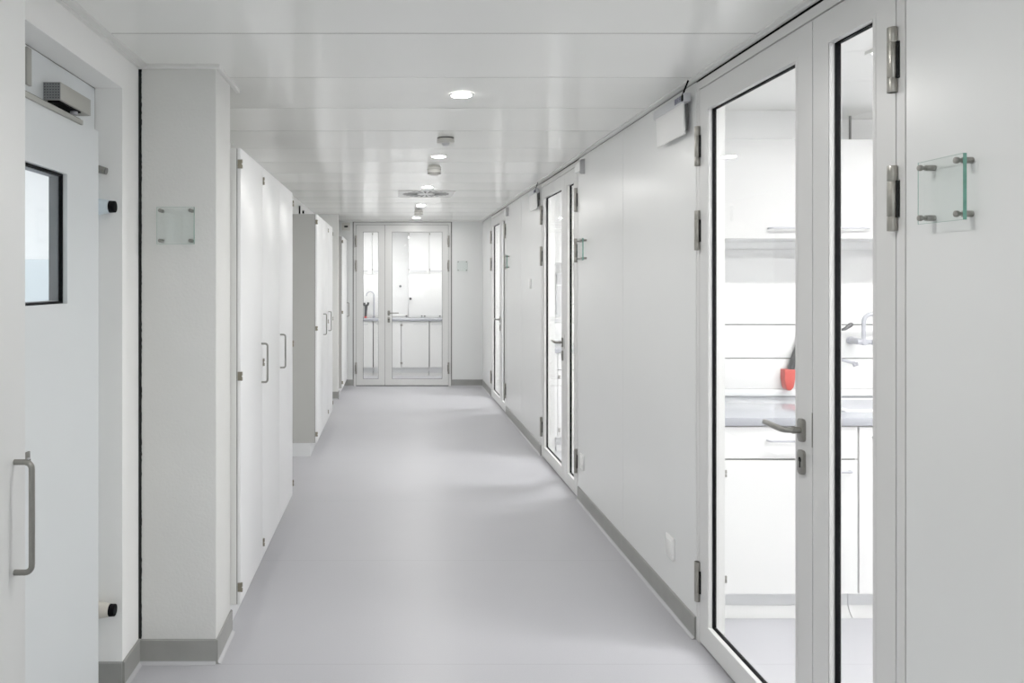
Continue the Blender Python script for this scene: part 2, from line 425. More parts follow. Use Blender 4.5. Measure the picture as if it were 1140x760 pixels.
# ------------------------------------------------------------------ glass signs
def glass_sign(loc, rz, label):
    root = tag(empty('glass_door_sign', loc, rz), label, 'sign', 'blank glass door signs')
    w=.145
    b = MB(); b.use('sglass'); b.box(-w/2+.0006,w/2-.0006,-.030,-.022,-w/2+.0006,w/2-.0006)
    pane = b.build('glass_pane',None,root)
    b = MB(); b.use('sedge')
    b.box(w/2-.0007,w/2,-.0300,-.0220,-w/2,w/2)
    b.box(-w/2,-w/2+.0007,-.0300,-.0288,-w/2,w/2); b.box(-w/2,w/2,-.0300,-.0288,-w/2,-w/2+.0007); b.box(-w/2,w/2,-.0300,-.0288,w/2-.0007,w/2)
    b.build('polished_edge',None,pane)
    for sx in (-1,1):
        for sz in (-1,1):
            b = MB(); x,z=sx*.0585,sz*.0585
            b.cyl((x,.0,z),(x,-.0215,z),.0072,seg=20,bev=.0008); b.cyl((x,-.0305,z),(x,-.038,z),.0072,seg=20,bev=.0012); b.cyl((x,-.02,z),(x,-.034,z),.0045,seg=12)
            b.build('standoff','steel',root)
    return root
ZS=1.704
glass_sign((XR, MEET[0]-.585, ZS), -PI/2, 'blank square glass sign on standoffs, largest, beside the nearest door')
glass_sign((XR, MEET[1]-.585, ZS), -PI/2, 'blank square glass sign on right wall beside the middle glazed door')
glass_sign((XR, MEET[2]-.585, ZS), -PI/2, 'blank square glass sign on right wall beside the farthest side door')
glass_sign((.975, YE, 1.703), 0, 'small square glass sign on the end wall beside the end door')
glass_sign((-.847, 3.03, 1.713), 0, 'square glass sign on standoffs mounted on the near plastered pillar')

# ------------------------------------------------------------------ wall sign panels, boxes, switches
def sign_panel(y0, y1, label):
    root = tag(empty('hanging_sign_panel', (XR, y0, 0)), label, 'sign', 'white sign panels under the ceiling')
    d=y1-y0
    b = MB(); b.prism([(-.040,2.262),(-.033,2.262),(-.027,2.120),(-.034,2.120)],'y',0.01,d-.02,.001); pl=b.build('sign_plate','plastic',root)
    b = MB(); b.use('band'); b.box(-.045,-.018,-.022,d,2.252,2.288,.002)
    b.use('gap'); b.box(-.03,-.012,.03,d-.06,2.14,2.24)
    b.box(-.02,0,.05,.09,2.20,2.26); b.box(-.02,0,d-.12,d-.08,2.20,2.26)
    rail=b.build('top_rail',None,root)
    b = MB()
    for i,(h0,h1) in enumerate(((2.258,2.282),(2.258,2.282),(2.258,2.282))):
        yy=.018+.026*i
        b.box(-.0465,-.0445,yy,yy+.005,h0,h1); b.box(-.0465,-.0445,yy+.013,yy+.018,h0,h1)
        b.box(-.0465,-.0445,yy,yy+.018,h0+.010,h0+.014); b.box(-.0465,-.0445,yy,yy+.018,h1-.003,h1)
    b.build('dark_mark','letters',rail)
    b = MB(); b.box(-.049,-.025,-.012,.008,2.255,2.282,.003); b.tube([(-.045,-.002,2.28),(-.038,-.015,2.31),(-.03,-.028,2.338)],.004,8)
    b.build('cable','rubber',root)
    return root
sign_panel(3.262,3.63,'white sign panel with silver top rail beside the nearest glazed door')
sign_panel(6.63,7.0,'white sign panel hung under the ceiling between middle and far side doors')

def edge_box(yc, label):
    root = tag(empty('cable_box', (XR, yc, 2.25)), label, 'box', 'small white boxes above the door corners')
    b = MB(); b.use('plastic'); b.prism([(0,-.02),(0,.05),(-.012,.05),(-.03,.03),(-.03,-.02)],'y',-.075,.075,.002)
    b.build('box_body',None,root)
    b = MB(); b.use('greyplastic'); b.box(-.032,0.0,-.083,-.074,-.045,.052,.001); b.build('end_plate',None,root)
    b = MB(); b.cyl((-.012,.075,.0),(-.012,.10,.0),.012,seg=12); b.build('plug','rubber',root)
edge_box(5.19,'small white box with black plug above the middle side door corner')
edge_box(8.57,'small white box with black plug above the farthest side door corner')

def wall_plate(loc, w, h, label, name, cat, holes=0, group=None):
    root = tag(empty(name, loc), label, cat, group)
    b = MB(); b.box(-.009,0,-w/2,w/2,-h/2,h/2,.002); pl=b.build('cover_plate','plastic',root)
    b = MB(); b.box(-.0115,-.008,-w*.33,w*.33,-h*.36,h*.36,.0015); 
    if holes:
        b.mats=[]; b.use('plastic'); b.bm.clear(); b.box(-.0115,-.008,-w*.36,w*.36,-h*.38,h*.38,.0015); b.use('greyplastic')
        for dz in (-.018,.018):
            for dy in (-.01,.01): b.cyl((-.0118,dy,dz),(-.0105,dy,dz),.003,seg=8)
    b.build('socket_insert' if holes else 'rocker',None if b.mats else 'plastic',root)
wall_plate((XR,3.52,.288),.098,.10,'white wall plate low on right wall before the nearest glazed door','wall_socket','socket',0,'low wall plates')
wall_plate((XR,5.166,.289),.09,.10,'white socket low on right wall beside the middle glazed door hinge','wall_socket','socket',1,'low wall plates')
wall_plate((XR,7.13,1.468),.10,.088,'grey white light switch on right wall between middle and far doors','light_switch','switch')

# ------------------------------------------------------------------ ceiling fittings
LX=.308
def downlight(y, label):
    root = tag(empty('ceiling_downlight', (LX,y,H)), label, 'light', 'round ceiling downlights')
    b = MB(); b.lathe([(.045,.0),(.045,-.0035),(.050,-.0045),(.056,-.003),(.057,.001),(.045,.001)],seg=40); b.build('trim_ring','trim',root)
    b = MB(); b.lathe([(0,-.0048),(.030,-.0046),(.0452,-.0030),(.0455,.0005),(0,.0005)],seg=40); b.build('diffuser','lamp',root)
downlight(3.498,'round glowing ceiling downlight, largest and nearest in view')
downlight(5.235,'round glowing ceiling downlight just beyond the domed detector')
downlight(6.96,'round ceiling downlight directly in front of the square vent')
downlight(8.68,'round ceiling downlight just beyond the square vent')
downlight(10.4,'round ceiling downlight nearest the end door')
for yy,n in ((1.765,'first'),(.03,'second'),(-1.7,'third'),(-3.4,'fourth')): downlight(yy,'round ceiling downlight overhead, %s one behind the nearest in view'%n)

root = tag(empty('motion_detector',(LX,4.56,H)),'round grey ceiling detector with small dome between the two nearest downlights','detector')
b = MB(); b.use('detector'); b.lathe([(0,0),(.046,0),(.046,-.004),(.051,-.006),(.052,-.026),(.046,-.031),(0,-.031)],seg=36); b.build('body',None,root)
b = MB(); b.lathe([(.0462,-.0005),(.0495,-.0005),(.0495,-.0065),(.0462,-.0065)],seg=36); b.build('shadow_ring','dark',root)
b = MB(); b.lathe([(.024,-.030),(.022,-.040),(.015,-.047),(0,-.050)],seg=28); b.build('lens_dome','greyplastic',root)

def smoke(y,label):
    root = tag(empty('smoke_detector',(LX-.01,y,H)),label,'detector','slotted smoke detectors')
    b = MB(); b.lathe([(0,0),(.042,0),(.046,-.006),(.050,-.012),(.050,-.034),(.049,-.052),(.042,-.064),(.026,-.071),(0,-.072)],seg=36); b.build('body','detector',root)
    b = MB()
    for i in range(18):
        a=2*PI*i/18; c=Vector((math.cos(a),math.sin(a),0)); tdir=Vector((-c.y,c.x,0))
        p=c*.0465
        b.cyl(p-tdir*.006+Vector((0,0,-.058)),p+tdir*.006+Vector((0,0,-.058)),.0028,seg=6)
    b.build('smoke_slot','rubber',root)
    b = MB(); b.lathe([(.0495,-.028),(.0512,-.028),(.0512,-.031),(.0495,-.031)],seg=36); b.build('joint_ring','gap',root)
smoke(5.66,'grey smoke detector with dark slots beyond the second downlight')
smoke(9.15,'grey smoke detector beyond the square vent, farthest along the ceiling')

root = tag(empty('ceiling_vent',(.315,7.50,H)),'square white swirl air vent in the ceiling','vent')
b = MB(); b.ring(-.255,.255,-.255,.255,-.27,.27,-.27,.27,-.006,.004)
for v in b.bm.verts: v.co = Vector((v.co.x, v.co.z, v.co.y))
b.build('frame','trim',root)
b = MB(); b.box(-.256,.256,-.256,.256,-.003,.002); b.build('face_plate','plastic',root)
b = MB()
for i in range(24):
    a=2*PI*i/24; R=Matrix.Rotation(a,4,'Z')
    t=bmesh.new()
    pts=[(.085,-.006),(.225,-.013),(.225,.013),(.085,.006)]
    A=[t.verts.new((u*math.cos(.18)-v*math.sin(.18), u*math.sin(.18)+v*math.cos(.18),-.0045)) for u,v in pts]; B=[t.verts.new((p.co.x,p.co.y,-.002)) for p in A]
    t.faces.new(A); t.faces.new(B[::-1])
    for j in range(4): t.faces.new((A[j],A[(j+1)%4],B[(j+1)%4],B[j]))
    t.transform(R); b._merge(t)
b.build('swirl_slots','ventslot',root)

# ------------------------------------------------------------------ tall cupboards (face towards +X)
XF=-.653; XC=-.669; ZB=.115; ZT=2.065
def bar_handle(parent, y, ztop, zbot):
    b = MB(); r=.0052; X0=XF; X1=XF+.030
    pts=[(X0,y,ztop),(X1-.012,y,ztop)]
    for k in range(1,6):
        a=PI/2*k/6; pts.append((X1-.012+.012*math.sin(a), y, ztop-.012+.012*math.cos(a)))
    pts += [(X1,y,ztop-.014),(X1,y,zbot+.014)]
    for k in range(1,6):
        a=PI/2*k/6; pts.append((X1-.012+.012*math.cos(a), y, zbot+.012-.012*math.sin(a)))
    pts += [(X1-.012,y,zbot),(X0,y,zbot)]
    b.tube(pts,r,12); return b.build('pull_handle','steel',parent)
def cup_hinges(parent, y, s):
    # small butt hinge wrapping the door edge; s=+1: door lies on the +Y side of y
    for hz in (1.997,1.091,.190):
        b = MB(); b.box(XF-.012, XF+.005, y-.004, y+.003, hz-.019, hz+.019,.001)
        b.cyl((XF+.004,y,hz-.019),(XF+.004,y,hz-.003),.0052,seg=12); b.cyl((XF+.004,y,hz+.003),(XF+.004,y,hz+.019),.0052,seg=12)
        b.build('hinge','brass',parent)
def tall_cupboard(y0, y1, doors, label, group, side='cupshade', front='cup'):
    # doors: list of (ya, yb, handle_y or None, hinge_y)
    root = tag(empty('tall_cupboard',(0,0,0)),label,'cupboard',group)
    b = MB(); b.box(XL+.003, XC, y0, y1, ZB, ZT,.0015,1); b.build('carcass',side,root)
    b = MB(); b.use('cupplinth'); b.box(XL+.003,-.708,y0+.003,y1-.003,0,ZB); b.build('plinth',None,root)
    for (ya,yb,hy,gy) in doors:
        b = MB(); b.box(XC+.0015,XF,ya+.0014,yb-.0014,ZB,ZT,.0012,2); d=b.build('door',front,root)
        if hy is not None: bar_handle(d,hy,1.187,.997)
        if gy is not None: cup_hinges(d,gy,1)
    b = MB(); b.box(XC-.001,XC+.0018,y0+.0006,y1-.0006,ZB+.002,ZT-.002); b.build('door_gap','dark',root)
    return root
M['cupplinth']=mat('pale_plinth',(.70,.71,.72),.4,vary=.01)
G='tall white cupboards along the left wall'
W=.567
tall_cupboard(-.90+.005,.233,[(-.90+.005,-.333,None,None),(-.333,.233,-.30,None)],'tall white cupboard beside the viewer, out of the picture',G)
tall_cupboard(.236,1.372,[(.236,.804,None,None),(.804,1.372,1.331,None)],'tall white cupboard in the left foreground with a steel pull handle',G,'cupshade','cupdim')
y=3.30
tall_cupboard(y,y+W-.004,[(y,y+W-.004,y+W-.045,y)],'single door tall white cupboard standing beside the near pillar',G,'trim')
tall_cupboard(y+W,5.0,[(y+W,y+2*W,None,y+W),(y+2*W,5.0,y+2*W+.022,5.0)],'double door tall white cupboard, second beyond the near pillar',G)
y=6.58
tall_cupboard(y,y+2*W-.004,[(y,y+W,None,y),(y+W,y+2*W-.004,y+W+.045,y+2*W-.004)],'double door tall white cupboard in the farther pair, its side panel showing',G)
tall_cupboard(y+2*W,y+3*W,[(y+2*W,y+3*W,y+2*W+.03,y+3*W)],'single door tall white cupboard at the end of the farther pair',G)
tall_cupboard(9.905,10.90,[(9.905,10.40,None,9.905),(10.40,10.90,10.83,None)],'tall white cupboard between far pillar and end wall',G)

# small wall fittings on the left
root = tag(empty('wall_hatch',(XL,8.9,2.2)),'small white hatch high on left wall above the farther cupboards','hatch')
b = MB(); b.box(0,.012,-.72,.72,-.2,.085,.002); hp=b.build('panel','plastic',root)
b = MB(); b.box(0,.016,-.745,-.72,-.2,.088); b.build('dark_edge','dark',root)
b = MB(); b.cyl((.012,-.52,.04),(.03,-.52,.04),.018,seg=14); b.build('knob','rubber',root)
root = tag(empty('wall_sensor',(-.655,YE,2.262)),'small grey sensor box with black slot high on the end wall','sensor')
b = MB(); b.box(-.075,.045,-.03,0,-.055,.055,.006); b.build('housing','detector',root)
b = MB(); b.box(-.042,.012,-.033,-.028,-.012,.012,.001); b.build('slot','rubber',root)

# ------------------------------------------------------------------ recessed left door
root = struct(empty('door_5',(XL,2.3,0)),'pale recessed door with a small window on the left wall','door')
def L(o): return o
XD=-1.06-XL   # leaf face relative to the wall plane
def lx(x): return x-XL
def yy(v): return v-2.3
# frame behind the leaf (ring in the yz plane)
def yz_ring(b, ya,yb,za,zb, YA,YB_,ZA,ZB_, x0,x1):
    t=MB(); t.ring(ya,yb,za,zb,YA,YB_,ZA,ZB_,x0,x1)
    for v in t.bm.verts: v.co=Vector((v.co.y, v.co.x, v.co.z))
    me=bpy.data.meshes.new('tmp'); t.bm.to_mesh(me); t.bm.free(); n=len(b.bm.faces); b.bm.from_mesh(me); bpy.data.meshes.remove(me)
    b.bm.faces.ensure_lookup_table(); b._tag(b.bm.faces[n:])
b = MB(); b.use('bluewhite'); yz_ring(b, yy(1.90),yy(2.71),.0,2.0, yy(YJ0),yy(YJ1-.006),-.001,ZH-.004, lx(-1.20),lx(-1.10))
b.build('frame',None,root)
b = MB(); b.box(lx(-1.11),lx(-1.101),yy(YJ1-.008),yy(YJ1-.001),2.0,ZH); b.box(lx(-1.11),lx(-1.1005),yy(YJ0),yy(YJ1),ZH-.006,ZH-.001); b.build('seal','gap',root)
b = MB(); b.use('bluewhite'); yz_ring(b, yy(2.06),yy(2.511),1.425,1.845, yy(1.86),yy(2.775),.012,2.036, lx(-1.098),lx(-1.06))
leaf=b.build('door_leaf',None,root)
b = MB(); b.use('rubber'); yz_ring(b, yy(2.068),yy(2.503),1.433,1.837, yy(2.058),yy(2.513),1.423,1.847, lx(-1.086),lx(-1.074)); b.build('gasket',None,leaf)
b = MB(); b.use('lining'); yz_ring(b, yy(2.070),yy(2.501),1.435,1.835, yy(2.056),yy(2.515),1.421,1.849, lx(-1.116),lx(-1.0865)); b.build('window_lining',None,leaf)
b = MB(); b.box(lx(-1.083),lx(-1.079),yy(2.065),yy(2.503),1.43,1.838); b.build('glass_pane','glass',leaf)
b = MB(); b.use('steel'); b.box(lx(-1.06),lx(-1.052),yy(2.205),yy(2.240),.970,1.006,.002)
b.use('greyplastic'); b.cyl((lx(-1.06),yy(2.222),.980),(lx(-1.046),yy(2.222),.980),.010,seg=14,bev=.001); b.use('dark'); b.box(lx(-1.047),lx(-1.0455),yy(2.219),yy(2.225),.974,.986)
b.build('lock_plate',None,leaf)
# closer
clr=tag(empty('closer_body_mount',(0,0,0)),None) if False else None
b = MB(); b.use('cyl'); b.box(lx(-1.10),lx(-1.045),yy(2.427),yy(2.668),2.067,2.123,.0015)
cl=b.build('door_closer',None,root)
b = MB(); b.use('closerend'); b.box(lx(-1.099),lx(-1.046),yy(2.4245),yy(2.4275),2.068,2.122)
b.use('dark')
for i in range(6):
    for j in range(6):
        cx=lx(-1.094)+i*.0086; cz=2.073+j*.0086
        b.box(cx-.0014,cx+.0014,yy(2.4238),yy(2.4247),cz-.0014,cz+.0014)
b.build('perforated_cap',None,cl)
b = MB(); b.use('rubber'); b.box(lx(-1.09),lx(-1.052),yy(2.435),yy(2.60),2.062,2.068); b.use('tapgrey'); b.cyl((lx(-1.065),yy(2.575),2.052),(lx(-1.065),yy(2.575),2.067),.012,seg=16); b.build('underside',None,cl)
b = MB(); b.use('cyl'); b.box(lx(-1.072),lx(-1.052),yy(2.0),yy(2.62),2.026,2.042,.001); b.use('rubber'); b.box(lx(-1.073),lx(-1.053),yy(2.0),yy(2.60),2.041,2.0435); b.build('closer_rail',None,root)
b = MB(); b.box(lx(-1.10),lx(-1.092),yy(2.305),yy(2.333),2.085,2.198,.001); b.build('contact_strip','cyl',root)

def stop(z, body, label):
    root = tag(empty('door_stop',(-1.10,2.813,z)),label,'door stop','door stops beside the recessed door')
    b = MB(); b.cyl((-.0,0,0),(.066,0,0),.035,.0235,seg=28); b.build('cone',body,root)
    b = MB(); b.cyl((.066,0,0),(.088,0,0),.0225,.0215,seg=28,bev=.002); b.build('rubber_tip','rubber',root)
stop(1.768,'paleblue','pale blue door stop with black rubber tip, the upper of two')
stop(.300,'beige','beige door stop with black rubber tip close to the floor')
root = tag(empty('metal_catch',(-1.10,2.813,1.90)),'small grey metal catch above the pale blue door stop','catch')
b = MB(); b.cyl((0,0,.012),(.052,0,-.002),.016,.013,seg=18,bev=.002); b.build('barrel','steel',root)
b = MB(); b.cyl((.05,0,-.0015),(.056,0,-.003),.0125,seg=18); b.build('end_cap','gap',root)

# left room seen through the small window
b = MB(); b.use('labwall')
b.box(-4.2,-4.1,.0,4.9,0,H+.1); b.box(-4.1,XL-.2,4.8,4.9,0,H+.1); b.box(-4.1,XL-.2,0,.1,0,H+.1); b.box(-4.2,XL-.2,0,4.9,H+.1,H+.2)
struct(b.build('wall_left_room'),'white walls of the room behind the recessed door','wall')
b = MB(); b.box(-2.9,-1.9,2.6,3.2,H+.085,H+.099); b.build('ceiling_light_panel','leftlamp')
tag(bpy.data.objects['ceiling_light_panel'],'glowing ceiling panel in the room behind the recessed door','light')
M['cabgrey'] = mat('cabinet_grey', (.36,.41,.44), .5, vary=.03)
root = tag(empty('grey_cabinet',(-2.25,4.4,0)),'grey cabinet glimpsed through the small recessed door window','cabinet')
b = MB(); b.box(-1.2,1.0,0,.39,0,1.62,.004); b.build('body','cabgrey',root)
b = MB(); b.box(-.005,.005,-.003,.002,.1,1.6); b.build('door_gap','gap',root)

# ------------------------------------------------------------------ laboratories
def lab_shell():
    b = MB(); b.use('labwall')
    for i in range(3):
        y=4.03+PIT*i
        if i<2: b.box(XRB,4.3,y,y+.10,0,H)
    b.box(XRB,4.3,4.03+PIT*2,4.13+PIT*2,0,H)
    b.box(4.3,4.4,-.3,11.0,0,H); b.box(XRB,4.3,-.4,-.3,0,H)
    struct(b.build('wall_laboratory'),'white walls of the laboratories behind the side doors','wall')
    b = MB(); b.use('ceil2')
    cuts=[-.3,.6,1.2,1.8,2.4,2.833,3.254,4.03]
    for i in range(3):
        for p,q in zip(cuts,cuts[1:]):
            if i and q+PIT*i < 4.13+PIT*(i-1): continue
            p2=max(p+PIT*i, 4.13+PIT*(i-1)) if i else p
            b.box(XRB-.01,2.36,p2+.0015,q+PIT*i-.0015,H,H+.03); b.box(2.363,3.4,p2+.0015,q+PIT*i-.0015,H,H+.03); b.box(3.403,4.35,p2+.0015,q+PIT*i-.0015,H,H+.03)
    b.use('ceilgap'); b.box(XRB-.01,4.4,-.4,11.0,H+.02,H+.05)
    struct(b.build('ceiling_laboratory'),'white panelled ceiling of the laboratories','ceiling')
M['ceil2']=mat('lab_ceiling_panel',(.80,.80,.78),.4,vary=.01)
lab_shell()

M['uppercup_dim']=mat('lab_wall_cupboard_painted_dim',(.48,.48,.477),.4,vary=.01)  # lab laminate painted darker to hold back the close lamp's brightness
def lab_lamp(x0,x1,y0,y1,label,m='lablamp'):
    root = tag(empty('ceiling_light',((x0+x1)/2,(y0+y1)/2,H)),label,'light','flat laboratory ceiling lights')
    w,d=(x1-x0)/2,(y1-y0)/2
    b = MB(); b.ring(-w,w,-d,d,-w-.015,w+.015,-d-.015,d+.015,-.012,.003)
    for v in b.bm.verts: v.co=Vector((v.co.x,v.co.z,v.co.y))
    b.build('frame','trim',root)
    b = MB(); b.box(-w,w,-d,d,-.008,.002); b.build('diffuser',m,root)
for i,n in enumerate(('nearest','middle','farthest')):
    yo=PIT*i
    lab_lamp(1.75,3.3,2.725+yo,2.828+yo,'narrow glowing ceiling light near the cupboards behind the %s side door'%n)
    lab_lamp(1.75,3.3,1.30+yo,1.403+yo,'narrow glowing ceiling light deep in the room behind the %s side door'%n)

def hbar(parent, x0,x1,y,z,out=.028):
    b = MB(); pts=[(x0,y,z),(x0,y-out+.008,z),(x0+.008,y-out,z),(x1-.008,y-out,z),(x1,y-out+.008,z),(x1,y,z)]
    b.tube(pts,.0045,10); return b.build('bar_handle','tapgrey',parent)

def base_cupboard(x0,x1,yf,drawer,label,group,hx=None,hinge_left=True,top=.862,dark=False,botz=.126):
    root = tag(empty('base_cupboard',(0,0,0)),label,'cupboard',group)
    b = MB(); b.box(x0+.001,x1-.001,yf+.018,yf+.60,botz,top); b.build('carcass','labcup',root)
    b = MB(); b.use('dark'); b.box(x0+.004,x1-.004,yf+.0165,yf+.0185,botz+.004,top-.004); b.build('door_gap',None,root)
    b = MB(); b.use('plinth'); b.box(x0,x1,yf+.08,yf+.12,0,botz); b.use('labcup'); b.prism([(yf+.045,0),(yf+.08,0),(yf+.08,.045),(yf+.074,.03),(yf+.06,.012)],'x',x0,x1); b.build('plinth',None,root)
    zt=top-.004; g=.0022
    if drawer:
        zd=.715
        b = MB(); b.box(x0+g,x1-g,yf,yf+.018,zd+.004,zt,.001,1); d=b.build('drawer','labcup',root); hbar(d,(x0+x1)/2-.10,(x0+x1)/2+.10,yf,.80)
        zt=zd-.004
    b = MB(); b.box(x0+g,x1-g,yf,yf+.018,botz,zt,.001,1); d=b.build('door','labcup',root)
    if hx: hbar(d,hx[0],hx[1],yf,zt-.045)
    hxx = x0+.010 if hinge_left else x1-.004
    for hz in (zt-.052, botz+.07):
        b = MB(); b.box(hxx-.007,hxx+.012,yf-.006,yf+.002,hz-.004,hz+.011,.001); b.box(hxx-.007,hxx+.012,yf-.006,yf+.002,hz-.020,hz-.007,.001); b.build('hinge','hsteel',d)
    return root

def wall_cupboard(x0,x1,yf,yb,z0,z1,label,group,hx=None):
    root = tag(empty('wall_cupboard',(0,0,0)),label,'cupboard',group)
    b = MB(); b.box(x0+.001,x1-.001,yf+.018,yb-.001,z0,z1); b.build('carcass','labcup',root)
    b = MB(); b.box(x0+.0022,x1-.0022,yf,yf+.017,z0,z1,.001,1); d=b.build('door','uppercup_dim' if yf<12 else 'labcup',root)
    if hx: hbar(d,hx[0],hx[1],yf,z0+.05)
    if yf > 12:
        for hz in (z0+.075, z1-.05):
            b = MB(); b.cyl((x0+.006,yf-.006,hz-.014),(x0+.006,yf-.006,hz+.014),.008,seg=10); b.build('hinge','hsteel',d)
    return root

names=('nearest','middle','farthest')
for i in range(3):
    yo=PIT*i; yf=3.385+yo; n=names[i]
    gb='laboratory base cupboards'; gu='laboratory wall cupboards'
    base_cupboard(1.438,2.036,yf,True,'white base cupboard with top drawer seen through the %s side door'%n,gb,hx=(1.86,2.0))
    b = MB(); b.box(XRB+.001,1.436,yf+.004,yf+.55,.126,.862); tag(b.build('filler_panel','labcup'),'narrow white filler panel beside the cupboard behind the %s side door'%n,'panel')
    b = MB(); b.box(XRB+.001,2.70,yf-.012,yf+.6445,.864,.90,.003); tag(b.build('worktop','worktop'),'glossy grey worktop seen through the %s side door'%n,'worktop')
    b = MB(); b.box(XRB+.001,2.70,yf+.625,yf+.6445,.90,.935,.003); tag(b.build('worktop_upstand','plinth'),'low grey upstand at the back of the %s side worktop'%n,'upstand')
    # service panels above the worktop
    if i==0:
        base_cupboard(2.040,2.64,yf,False,'white base cupboard with one tall door seen through the nearest small pane',gb,hx=(2.10,2.24),hinge_left=False)
    z0u,z1u=(1.70,2.175) if i==0 else (1.66,1.97)
    wall_cupboard(XRB+.004,2.036,3.70+yo,4.03+yo,z0u,z1u,'white wall cupboard above the worktop behind the %s side door'%n,gu,hx=(1.797,1.99))
    if i==0:
        wall_cupboard(2.040,2.66,3.70,4.03,z0u,z1u,'white wall cupboard seen through the narrow pane of the nearest door',gu,hx=(2.11,2.27))
    root = tag(empty('service_rail',(0,4.03+yo,0)),'white service panel with dark joints on the wall behind the %s side door'%n,'panel')
    b = MB(); b.box(XRB+.002,2.70,-.012,0,1.273,1.66,.001); b.box(XRB+.002,2.70,-.020,0,1.098,1.266,.001); b.box(XRB+.002,2.70,-.012,0,.937,1.092,.001); b.build('panel','labcup',root)
    b = MB(); b.box(XRB+.002,2.70,-.009,-.0005,1.264,1.275); b.box(XRB+.002,2.70,-.009,-.0005,1.090,1.100); b.build('joint','gap',root)
# lab bulkhead above wall cupboards (nearest)
b = MB(); b.box(XRB+.002,2.0,3.82,4.03,2.178,H,.002); struct(b.build('trim_5','labwall'),'boxed bulkhead above the nearest laboratory wall cupboards','trim')
b = MB(); b.cyl((2.335,3.95,2.176),(2.335,3.95,H),.006,seg=12); tag(b.build('vertical_pipe','gap'),'thin dark pipe above the cupboard behind the narrow nearest pane','pipe')
# louvre vent in lab ceiling
root = tag(empty('louvre_vent',(2.1,2.55,H)),'grey louvred ceiling grille seen at the top of the narrow nearest pane','vent')
# (clear of the ceiling lamp)
b = MB()
for k in range(6): b.box(.12,.6,-.03+k*.05,-.012+k*.05,-.008,-.001)
b.build('blade','greyplastic',root)
b = MB(); b.box(.10,.62,-.045,.262,-.003,.001); b.build('frame','plinth',root)

# red holster with black tool, on the wall
def holster():
    yw=4.018
    root = tag(empty('red_holster',(2.036,yw,.98)),'red holster on the wall above the worktop behind the nearest door','holster')
    poly=[(-.025,.062),(.030,.062),(.030,.01),(.022,-.03),(.008,-.046),(-.008,-.046),(-.019,-.03),(-.024,.01)]
    b = MB(); b.prism(poly,'y',-.05,.0,.005); b.build('pocket','red',root)
    t = tag(empty('spray_tool',(2.05,yw-.03,1.05)),'black handled spray tool standing in the red holster','tool')
    b = MB(); b.tube([(-.004,0,-.04),(.004,0,.0),(.022,0,.06),(.035,0,.105),(.042,0,.135)],.011,12,[.014,.017,.016,.013,.011]); b.build('grip','black',t)
    b = MB(); b.tube([(.042,0,.130),(.046,-.004,.155),(.055,-.01,.17),(.075,-.012,.172)],.009,12,[.010,.013,.012,.007]); b.build('nozzle','gap',t)
    b = MB(); b.tube([(.038,-.004,.03),(.05,-.006,.08),(.052,-.004,.115)],.006,10); b.build('trigger','red',t)
    g = tag(empty('green_clip',(2.10,yw,1.03)),'green clip on the wall beside the red holster','clip')
    b = MB(); b.box(-.007,.03,-.03,0,-.055,.07,.004); b.build('clip_body','green',g)
    b = MB(); b.cyl((.01,-.03,.03),(.01,-.045,.03),.010,seg=14); b.build('clip_button','green',g)
holster()

